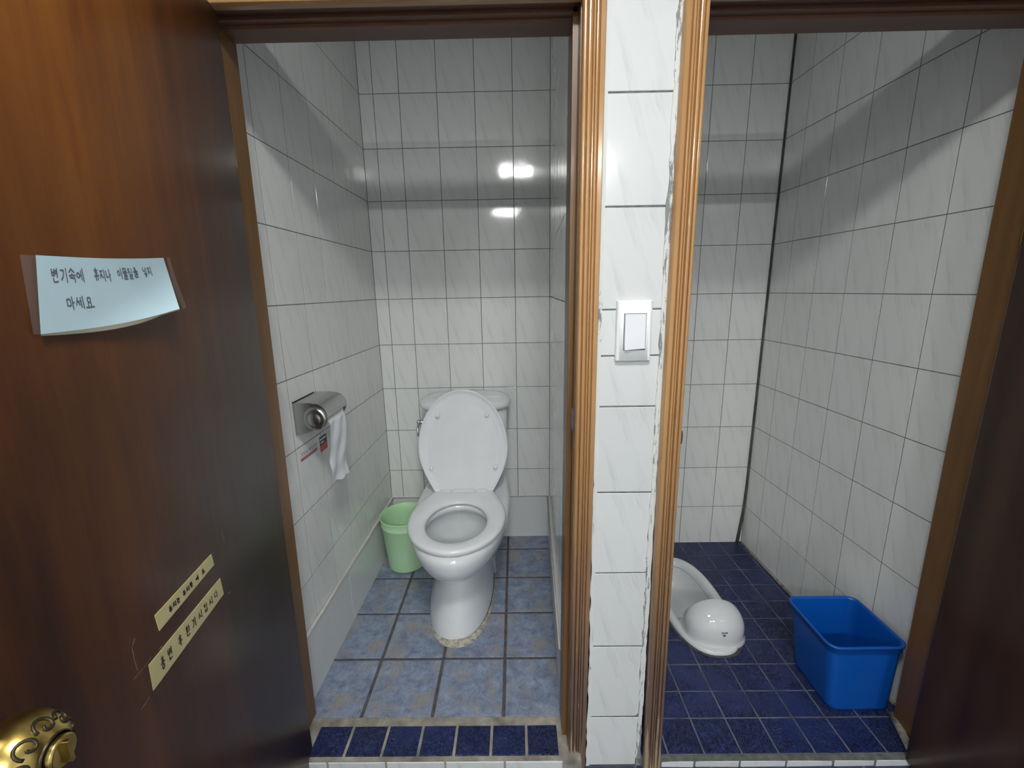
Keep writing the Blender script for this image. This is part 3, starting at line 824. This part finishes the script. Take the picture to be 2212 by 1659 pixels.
mb = MB()
def scuff(pts, w_):
    q = [door_uv(*p) for p in pts]
    for (s0, z0), (s1, z1) in zip(q, q[1:]):
        dx, dy = s1-s0, z1-z0; l = math.hypot(dx, dy) or 1; px, py = -dy/l*w_/2, dx/l*w_/2
        k = mb.add([on_door(s0+px, z0+py, .0005), on_door(s0-px, z0-py, .0005), on_door(s1-px, z1-py, .0005), on_door(s1+px, z1+py, .0005)]); mb.face([k, k+1, k+2, k+3])
for pts, w_ in (([(304, 1532), (312, 1521), (322, 1505)], .0016), ([(492, 1283), (498, 1276)], .0022), ([(287, 1470), (296, 1458), (312, 1440), (325, 1418)], .0010), ([(296, 1448), (289, 1425), (284, 1400), (288, 1382)], .0010), ([(286, 1392), (290, 1378)], .0022), ([(478, 1148), (482, 1162), (484, 1172)], .0009), ([(366, 1445), (352, 1462), (345, 1478)], .0007), ([(350, 1395), (343, 1402)], .0016)):
    scuff(pts, w_)
d1_marks = mb.build('tape_residue', simple('pale_residue', (.22, .19, .17), .6, var=.4, vscale=300), None, fix=False)
d1_marks.parent = d1; d1_marks.matrix_parent_inverse = D1I

# ------------------------------------------------------------------ light switch
sw = tag(empty('light_switch', (.0945, -1.0, 1.09)), 'white plastic light switch with one large rocker on the tiled pillar', 'switch')
mb = MB(); n = 12; x0, x1, z0, z1 = .0575, .1315, 1.0285, 1.1545
rings = []
for d, ins in ((0, 0), (.005, 0), (.0085, .0016), (.0102, .0045), (.0110, .009)):
    rings.append([(x0+ins, -1.0-d, z0+ins*.35), (x1-ins, -1.0-d, z0+ins*.35), (x1-ins, -1.0-d, z1-ins*.35), (x0+ins, -1.0-d, z1-ins*.35)])
mb.loft(rings, cap0=False, sm=False)
mb.build('switch_plate', M_SWITCH, sw, sw.location, bevel=.0012)
mb = MB()
a = (.0735, 1.0530); b_ = (.1175, 1.1270)
mb.hexa([(a[0], -1.0105, a[1]), (b_[0], -1.0105, a[1]+.002), (b_[0], -1.0105, b_[1]), (a[0], -1.0105, b_[1]),
         (a[0]+.001, -1.0185, a[1]), (b_[0], -1.0130, a[1]+.002), (b_[0], -1.0118, b_[1]), (a[0]+.001, -1.0128, b_[1])])
mb.build('rocker', M_ROCK, sw, sw.location, bevel=.0008)
mb = MB(); mb.box((.0722, -1.0112, 1.0520), (.1185, -1.0105, 1.1283)); mb.build('rocker_gap', simple('grey_gap', (.10, .10, .11), .6), sw, sw.location)

# ------------------------------------------------------------------ toilet
TA = .0
T = tag(empty('toilet', (-.3665, 0, 0), TA), 'white two piece porcelain toilet with its lid raised, on the slate blue tiles', 'toilet')
def egg(hw, yf, yb, hb, z, n=64, p=2.0, wy=.45):
    """outline: rounded front at yf (negative), straight-ish taper to half width hb at back yb. local coordinates"""
    pts = []; ym = yb + (yf-yb)*wy
    half = []
    for i in range(n//4+1):                   # front quarter
        a = math.pi/2*i/(n//4)
        half.append((hw*math.sin(a)**(2/p), ym + (yf-ym)*math.cos(a)**(2/p)))
    for i in range(1, n//4+1):
        t = i/(n//4); c = (1-math.cos(t*math.pi/2))
        x = hw + (hb-hw)*c
        half.append((x, ym + (yb-ym)*t))
    pts = [(x, y, z) for x, y in half] + [(-x, y, z) for x, y in half[::-1]][:-1]
    return pts
mb = MB()
secs = [ # hw, yf, yb, hb, z, sideways shift
 (.124, -.656, -.10, .108, .000, -.012, 2.35), (.124, -.656, -.10, .108, .014, -.012, 2.35), (.119, -.650, -.10, .107, .05, -.010, 2.3), (.105, -.632, -.10, .106, .11, -.006, 2.2),
 (.092, -.614, -.10, .104, .170, .0, 2.1), (.087, -.608, -.10, .102, .213, .002, 2.05), (.088, -.611, -.10, .103, .227, .002, 2), (.098, -.632, -.10, .108, .236, .001, 2), (.123, -.672, -.10, .120, .249, 0, 2), (.145, -.706, -.09, .132, .267, 0, 2),
 (.164, -.732, -.09, .145, .293, 0, 2), (.177, -.750, -.08, .155, .325, 0, 2), (.1830, -.758, -.08, .160, .355, 0, 2), (.1822, -.757, -.08, .159, .370, 0, 2), (.1765, -.751, -.085, .155, .3795, 0, 2), (.166, -.740, -.09, .148, .3825, 0, 2)]
rings = [[(x+sx*(1 if y < -.3 else .4), y, z) for x, y, z in egg(*s_, p=pp)] for *s_, sx, pp in secs]
def oval(hw, yf, yb, z, n=65): return [(hw*math.sin(2*math.pi*i/n), (yf+yb)/2 + (yf-yb)/2*math.cos(2*math.pi*i/n), z) for i in range(n)]
inn = [oval(*q) for q in [(.122, -.700, -.405, .384), (.114, -.690, -.412, .377), (.113, -.688, -.413, .362), (.124, -.702, -.400, .352), (.121, -.695, -.402, .31), (.108, -.668, -.408, .26), (.084, -.625, -.418, .215), (.058, -.578, -.438, .180), (.03, -.53, -.46, .160)]]
mb.loft(rings + inn, cap0=True, cap1=True)
mb.build('bowl', M_PORC, T)
mb = MB(); mb.loft([oval(.084, -.6255, -.4178, .2155), oval(.083, -.624, -.4185, .216)], cap0=False); mb.build('water', M_WATER, T)
mb = MB()   # mortar collar under the foot
mb.loft([[(x-.006, y, z) for x, y, z in egg(*q, p=2.35)] for q in ((.124, -.679, -.10, .100, .0005), (.1235, -.678, -.10, .100, .006), (.120, -.655, -.10, .098, .013))], cap0=False, cap1=False)
def collar():
    M, nt, b = mat('cracked_mortar'); o = coord(nt)
    f = noise(nt, o, 70, 5, .7)
    c = ramp(nt, f, [(.35, (.20, .17, .14)), (.5, (.46, .43, .35)), (.7, (.60, .57, .47))])
    L(nt, c, b.inputs['Base Color']); b.inputs['Roughness'].default_value = .9; bump(nt, b, f, .6, .003); return M
mb.build('mortar_collar', collar(), T)
# seat
def ringsolid(mb, outer, inner, z0, h, rnd=.006):
    def inter(a, b_, t, z): return [(p[0]+(q[0]-p[0])*t, p[1]+(q[1]-p[1])*t, z) for p, q in zip(a, b_)]
    prof = [(0.06, z0), (0., z0+h*.35), (.02, z0+h*.62), (.07, z0+h*.85), (.18, z0+h*.98), (.45, z0+h), (.78, z0+h*.90), (.93, z0+h*.62), (1., z0+h*.3), (.96, z0)]
    rs = [inter(outer, inner, t, z) for t, z in prof]
    mb.loft(rs + [rs[0]], cap0=False, cap1=False)
mb = MB()
oe = egg(.1715, -.744, -.330, .122, 0, wy=.46); ie = oval(.1045, -.686, -.418, 0)
ringsolid(mb, oe, ie, .3885, .0195)
mb.build('seat', M_SEAT, T)
# raised lid, leaning back; built flat then turned up
th = math.radians(98.5); hy, hz = -.322, .398
def up(p):
    # local lid coordinates: x, v (0 at hinge .. L at tip), d (towards the viewer = inner side)
    x, v, d = p
    return (x, hy + v*-math.cos(th) * 1.0*1 + 0 - d*math.sin(th), hz + v*math.sin(th) - d*math.cos(th)*-1*-1)
def up(p):
    x, v, d = p
    dirv = Vector((0, math.cos(math.pi-th)*1.0, math.sin(th)))   # from the hinge upward, leaning back (+Y)
    dirn = Vector((0, -dirv.z, dirv.y))                           # towards the camera
    q = Vector((x, hy, hz)) + dirv*v + dirn*d
    return (q.x, q.y, q.z)
LL = .408
def eggv(hw, tip, hb, d, v0=0., wy=.43): return [up((x, -y, d)) for x, y, _ in egg(hw, -tip, -v0, hb, 0, wy=wy)]
mb = MB()
mb.loft([eggv(.160, LL-.016, .100, -.016), eggv(.172, LL-.005, .112, -.012), eggv(.177, LL, .117, -.004), eggv(.177, LL, .117, .004), eggv(.1755, LL-.0015, .1155, .0055), eggv(.1715, LL-.0055, .1120, .0055),
         eggv(.1695, LL-.0075, .111, .0030), eggv(.160, LL-.020, .104, .0026, .002), eggv(.148, LL-.040, .096, .0008, .006), eggv(.142, LL-.055, .092, .0, .01)], cap0=True, cap1=True)
lid = mb.build('lid', M_SEAT, T)
for x, v in ((-.097, .305), (.097, .305), (-.127, .096), (.127, .096)):
    mb = MB(); rr = []
    for r, d in ((.0088, .0), (.0088, .008), (.0076, .0115), (.0045, .0135), (.0006, .0142)):
        rr.append([up((x+r*math.cos(2*math.pi*i/20), v+r*math.sin(2*math.pi*i/20), d)) for i in range(20)])
    mb.loft(rr, cap0=False); mb.build('bumper', M_SEAT, lid)
for x, w_ in ((0, .044), (-.072, .020), (.072, .020)):
    mb = MB(); mb.box((x-w_, -.346, .394), (x+w_, -.326, .4105)); mb.build('hinge_block', M_SEAT, T, bevel=.004, seg=3)
# tank: D-shaped front
def dshape(hw, yb, yf, z, n=56, p=2.9):
    pts = []; cy0 = (yb+yf)/2 - .012
    for i in range(n):
        a = 2*math.pi*i/n; c, q = math.cos(a), math.sin(a)
        r = (abs(c)**p + abs(q)**p)**(-1/p); y = cy0 + r*q*((yf-yb)/2 + .004 if q < 0 else (yb-yf)/2+.012)*(-1 if q < 0 else 1)*(1)
        y = cy0 + r*q*abs((yb-yf)/2 + (.012 if q > 0 else -.012))
        x = r*c*hw*(1 - (.10 if q > 0 else 0)*q*q)
        pts.append((x, y, z))
    return pts
mb = MB()
mb.loft([dshape(.132, -.03, -.19, .375), dshape(.146, -.03, -.205, .385), dshape(.160, -.025, -.222, .42), dshape(.168, -.022, -.232, .55), dshape(.1755, -.02, -.240, .708)])
mb.build('tank', M_PORC, T)
mb = MB()
mb.loft([dshape(.178, -.015, -.246, .706), dshape(.187, -.010, -.254, .709), dshape(.191, -.008, -.258, .718), dshape(.191, -.008, -.258, .728), dshape(.187, -.010, -.254, .738), dshape(.172, -.02, -.240, .745), dshape(.140, -.04, -.21, .7485), dshape(.05, -.09, -.15, .750)])
mb.build('tank_lid', M_PORC, T)
mb = MB()
mb.lathe([(.008, -.165), (.0085, -.186), (.0100, -.188), (.0105, -.194), (.008, -.199), (.0001, -.200)], (0, -.205, .652), 24, axis='X')
mb.tube([(-.193, -.207, .650), (-.193, -.222, .630), (-.191, -.236, .600)], [.005, .0045, .0055], 10)
mb.build('flush_lever', M_CHROME, T)

# ------------------------------------------------------------------ green bin
gb = tag(empty('waste_bin', (-.647, -.207, .001)), 'round mint green plastic waste bin between the toilet and the left wall', 'bin')
mb = MB()
prof = [(.001, .0), (.076, .0), (.0795, .003), (.0805, .008), (.0975, .196), (.1005, .200), (.1005, .204), (.0988, .206), (.1035, .232), (.1045, .236), (.1030, .240), (.1005, .238), (.0960, .206), (.078, .012), (.074, .006), (.001, .006)]
mb.lathe(prof, (0, 0, 0), 64)
mb.build('bin_body', M_GREEN, gb)

# ------------------------------------------------------------------ toilet paper holder, roll and wall stickers
HX = WL-.013+.001
hp = tag(empty('toilet_paper_holder', (HX, -.69, .83)), 'stainless steel toilet paper holder with a hooded cover, fixed to the left tiled wall', 'paper holder')
HY0, HY1 = -.762, -.622
def hood_prof():
    # x out from the wall, z
    p = [(0, .884), (.045, .8845), (.062, .882)]
    for i in range(9):
        a = math.radians(80-i*11); p.append((.058+.036*math.cos(a), .846+.036*math.sin(a)))
    return p
HP = hood_prof()
mb = MB()
lipx = HP[-1]
outer = [(HX+x, z) for x, z in HP]; inner = [(HX+max(0, x-.0012), z-.0013) for x, z in HP][::-1]
mb.loft([[(x, y, z) for x, z in outer+inner] for y in (HY0-.002, HY1+.002)], sm=False)
mb.build('hood', M_STEEL, hp, hp.location)
for yy, nm in ((HY0, 'side_plate'), (HY1, 'side_plate')):
    mb = MB()
    pl_ = [(HX, .883), (HX+.045, .8832), (HX+.062, .8805)] + [(HX+.057+.036*math.cos(math.radians(80-i*15)), .845+.036*math.sin(math.radians(80-i*15))) for i in range(11)] + [(HX+.030, .797), (HX+.0, .790)]
    mb.loft([[(x, yy, z) for x, z in pl_], [(x, yy+.0012, z) for x, z in pl_]], sm=False)
    sp = mb.build(nm, M_STEEL, hp, hp.location)
    if yy == HY0:
        mb = MB()   # embossed round boss that carries the roll
        mb.lathe([(.034, 0), (.033, -.003), (.029, -.0065), (.024, -.0075), (.020, -.0070), (.016, -.0085), (.009, -.0105), (.0002, -.011)], (HX+.060, yy, .838), 40, axis='Y')
        mb.box((HX+.040, yy-.0055, .8125), (HX+.078, yy-.0035, .8150))
        mb.build('round_boss', M_STEEL, sp, hp.location)
        mb = MB(); mb.box((HX+.0, yy-.0012, .8842), (HX+.0016, yy+.13, .8862)); mb.build('shadow_gap', M_SHADOWY, sp, hp.location)
mb = MB(); mb.box((HX+.0002, HY0+.002, .80), (HX+.0014, HY1-.0, .8835)); mb.build('back_plate', M_STEEL, hp, hp.location)
rp = tag(empty('toilet_paper_roll', (HX+.055, -.69, .838)), 'white toilet paper roll in the steel holder with a long sheet hanging down', 'toilet paper')
mb = MB(); mb.lathe([(.012, -.055), (.030, -.055), (.030, .055), (.012, .055), (.012, -.055)], (HX+.055, -.690, .838), 40, axis='Y'); mb.build('roll', M_TISSUE, rp, rp.location)
mb = MB(); rnd = random.Random(4); nz, ny = 44, 14; P1, P2 = [], []
for i in range(nz+1):
    t = i/nz; row = []; row2 = []
    for j in range(ny+1):
        u = j/ny
        zt = .845 - t*(.204 + .020*u - .004*math.sin(u*9))
        x = HX + .0885 + .004*math.sin(t*5+.5) + .0022*math.sin(t*17+u*4)*t + .0015*math.sin(u*11+t*8)
        if t < .1: x = HX+.055+.0335*math.sin(math.pi/2*min(1, .55+t/.1*.45)); 
        y = -.7480 + u*.112 - .006*t*(1-u*.1) - .004*math.sin(t*3.5)
        row.append((x, y, zt)); row2.append((x-.0006, y, zt))
    P1.append(row); P2.append(row2[::-1])
mb.grid(P1); mb.grid(P2)
mb.build('hanging_sheet', M_TISSUE, rp, rp.location, fix=False)

def wallp(px, py, x=WL-.0125):
    d = (FW + RT*((px-1106)/FPX) - UP*((py-829.5)/FPX)); t = (x-CAM.x)/d.x; return CAM + d*t
def wall_decal(name, label, quads, base):
    """quads: list of (part name, material, y0, y1, z0, z1); on the left wall"""
    root = tag(empty(name, base), label, 'sticker')
    for nm, m_, y0, y1, z0, z1, lift in quads:
        mb = MB(); X = lambda y: WL + .0183*y + .0012 + lift
        k = mb.add([(X(y0), y0, z0), (X(y1), y1, z0), (X(y1), y1, z1), (X(y0), y0, z1), (X(y0)-.0004, y0, z0), (X(y1)-.0004, y1, z0), (X(y1)-.0004, y1, z1), (X(y0)-.0004, y0, z1)])
        for q in ((0,1,2,3),(7,6,5,4),(0,4,5,1),(1,5,6,2),(2,6,7,3),(3,7,4,0)): mb.face([k+i for i in q])
        mb.build(nm, m_, root, root.location)
    return root
r1 = wall_decal('wall_sticker', 'small clear sticker with grey text and a red bar, under the steel paper holder', [
    ('red_bar', M_RED, -.752, -.652, .7085, .7145, 0), ('pink_stripe', M_PINK, -.752, -.652, .7115, .7130, .0003), ('thin_line', M_PURP, -.752, -.652, .7065, .7075, 0)], (WL-.012, -.70, .72))
mb = MB(); Xw = lambda y: WL + .0183*y + .0018
for ch, y in (('기', -.752), ('지', -.738), ('에', -.724), ('마', -.706), ('이', -.692), ('시', -.676), ('다', -.664)):
    strokes_mesh(mb, [[(a*.0115, b_*.0125) for a, b_ in st] for st in GL[ch]], lambda a, b_, n, y=y: (Xw(y+a)+n, y+a, .7195+b_), .0012)
mb.build('small_text', simple('grey_print', (.12, .13, .13), .5), r1, r1.location, fix=False)
wall_decal('wall_sticker', 'small red and dark purple sticker half behind the hanging toilet paper', [
    ('dark_panel', M_PURP, -.632, -.585, .7105, .737, 0), ('red_panel', M_RED, -.632, -.585, .689, .7105, 0), ('white_stripe', M_WHITE, -.632, -.590, .7265, .7315, .0003), ('white_mark', M_WHITE, -.628, -.606, .7165, .7205, .0003)], (WL-.011, -.61, .71))

# ------------------------------------------------------------------ squat pan
SP = tag(empty('squat_toilet', (.527, -.41, ZR)), 'white porcelain squat toilet with rounded front hood, set in the cobalt blue tiles', 'toilet')
so = Vector((.527, -.41, ZR))
mb = MB()
zr = ZR
rs = [SQ.ring(.0, zr-.004), SQ.ring(.0, zr+.008), SQ.ring(.003, zr+.0125), SQ.ring(.009, zr+.015), SQ.ring(.022, zr+.0135), SQ.ring(.030, zr+.010), SQ.ring(.036, zr+.001),
      SQ.ring(.040, zr-.014), SQ.ring(.045, zr-.035), SQ.ring(.053, zr-.065), SQ.ring(.064, zr-.088, dy=.0), SQ.ring(.082, zr-.100), SQ.ring(.110, zr-.104)]
mb.loft(rs, cap0=False, cap1=True)
mb.build('basin', M_PORC2, SP, so)
mb = MB()
cx_, cy_ = .5405, -.575; RX, RY, RZ, ZQ = .1035, .088, .094, .002
def hood_curve(s_, z, ext):
    pts = []
    for t in (1., .66, .33): pts.append((cx_-RX*s_*(1-.05*t), cy_ + .055*t*ext, z))
    for i in range(33):
        a = math.pi + math.pi*i/32; c, q = math.cos(a), math.sin(a)
        r = (abs(c)**2.25+abs(q)**2.25)**(-1/2.25); pts.append((cx_+RX*s_*c*r, cy_+RY*s_*q*r, z))
    for t in (.33, .66, 1.): pts.append((cx_+RX*s_*(1-.05*t), cy_ + .055*t*ext, z))
    return pts
rings = [hood_curve(1.06, ZR+.008, 1.), hood_curve(1.02, ZR+.013, .97), hood_curve(1.0, ZR+.022, .85), hood_curve(1.0, (ZR+.022+ZQ)/2, .60), hood_curve(1.0, ZQ, .36)]
for e_ in range(1, 15):
    an = math.pi/2*e_/14.6; rings.append(hood_curve(math.cos(an)**.93, ZQ+RZ*math.sin(an), .36*math.cos(an)**2.5))
mb.loft(rings, cap0=False, cap1=True, closed=False)
# fillet where the hood meets the rim
hd = mb.build('hood', M_PORC2, SP, so)
md = hd.modifiers.new('thick', 'SOLIDIFY'); md.thickness = .009; md.offset = -1
# printed maker mark: a short dark dash of letters over a small round emblem
mb = MB()
def on_hood(px, py):
    d = (FW + RT*((px-1106)/FPX) - UP*((py-829.5)/FPX)).normalized(); sc_ = Vector((1/RX, 1/RY, 1/RZ)); c = Vector((cx_, cy_, ZQ))
    oc = (CAM-c)*1; oc = Vector((oc.x*sc_.x, oc.y*sc_.y, oc.z*sc_.z)); dd = Vector((d.x*sc_.x, d.y*sc_.y, d.z*sc_.z))
    A_ = dd.dot(dd); B_ = oc.dot(dd); C_ = oc.dot(oc)-1.035**2; q = B_*B_-A_*C_; t = (-B_-math.sqrt(max(q, 0)))/A_; return tuple(CAM+d*t)
for (a0, b0, a1, b1) in ((1559, 1366.4, 1563, 1369), (1563.2, 1367.5, 1566, 1369.4), (1566, 1366.5, 1569.5, 1368.7), (1569.5, 1366.2, 1572.5, 1368.8), (1562, 1371.5, 1568, 1374.6), (1563.5, 1375.2, 1567, 1376.3)):
    k = mb.add([on_hood(a0, b0), on_hood(a1, b0), on_hood(a1, b1), on_hood(a0, b1)]); mb.face([k, k+3, k+2, k+1])
mb.build('printed_mark', simple('grey_mark', (.10, .10, .14), .5), SP, so, fix=False)
# printed fill line and marks in the basin
mb = MB()
rg = SQ.ring(.0385, zr-.010); sel = [Vector(p) for p in rg if p[1] > -.44]
sel.sort(key=lambda p: math.atan2(p.y+.44, p.x-.527))
mb.tube([tuple(p) for p in sel], .0012, 6)
rg2 = SQ.ring(.0405, zr-.020)
for p in rg2[6:30:2]:
    mb.lathe([(.0002, 0), (.0022, .0006), (.0024, 0)], p, 8)
mb.build('printed_line', simple('grey_line', (.16, .18, .21), .4), SP, so)
# stain / mortar ring round the pan
mb = MB()
k1 = mb.add(SQ.ring(-.010, zr+.0012)); k2 = mb.add(SQ.ring(.001, zr+.002)); n_ = 72
for i in range(n_): mb.face([k1+i, k1+(i+1) % n_, k2+(i+1) % n_, k2+i])
mb.build('mortar_ring', simple('dark_mortar', (.07, .065, .065), .85, var=.5, vscale=60), SP, so, fix=False)

# ------------------------------------------------------------------ blue bin
bb = tag(empty('plastic_bin', (.83, -.79, ZR+.001)), 'open blue rectangular plastic bin on the cobalt tiles by the right wall', 'bin')
def rrect(x0, x1, y0, y1, r, z, n=8):
    pts = []
    for cx0, cy0, a0 in ((x1-r, y0+r, -90), (x1-r, y1-r, 0), (x0+r, y1-r, 90), (x0+r, y0+r, 180)):
        for i in range(n+1):
            a = math.radians(a0+90*i/n); pts.append((cx0+r*math.cos(a), cy0+r*math.sin(a), z))
    return pts
BB0 = (.750, .930, -.878, -.700); BT = (.716, .924, -.890, -.694)
def bl(t, ins, z): 
    c = [BB0[i]+(BT[i]-BB0[i])*t for i in range(4)]
    return rrect(c[0]+ins, c[1]-ins, c[2]+ins, c[3]-ins, .026-ins*.5, z)
zb, zt = ZR+.001, .196
mb = MB()
H_ = zt-zb
mb.loft([bl(0, .006, zb), bl(0, .001, zb+.003), bl(.02, 0, zb+.010), bl(.86, 0, zb+H_*.86), bl(.88, 0, zb+H_*.88), bl(.90, -.0035, zb+H_*.90), bl(.97, -.0035, zb+H_*.965), bl(1, -.0065, zt-.005), bl(1, -.0065, zt-.001), bl(1, -.004, zt), bl(1, .0, zt-.001),
         bl(.98, .0015, zt-.008), bl(.1, .0025, zb+.02), bl(.0, .008, zb+.005)])
mb.build('bin_body', M_BLUEP, bb, Vector((.83, -.79, ZR+.001)))

# ------------------------------------------------------------------ corridor lamp
for pw, (x_, y_, lab) in zip(LAMP_POWER, ((-.11, -1.9, 'flat white panel lamp on the ceiling, nearest the two stall doors'), (-.25, -3.7, 'flat white panel lamp on the ceiling, deeper in the room on the left'), (.42, -3.7, 'flat white panel lamp on the ceiling, deeper in the room on the right'))):
    lp = tag(empty('ceiling_lamp', (x_, y_, ZTOP)), lab, 'lamp', 'panel lamps on the ceiling')
    mb = MB(); mb.box((x_-.145, y_-.11, 2.1345), (x_+.145, y_+.11, ZTOP)); mb.build('lamp_housing', M_SWITCH, lp, lp.location, bevel=.004)
    mb = MB(); mb.box((x_-.135, y_-.1, 2.131), (x_+.135, y_+.1, 2.134)); mb.build('lamp_diffuser', lamp_mat(pw), lp, lp.location)
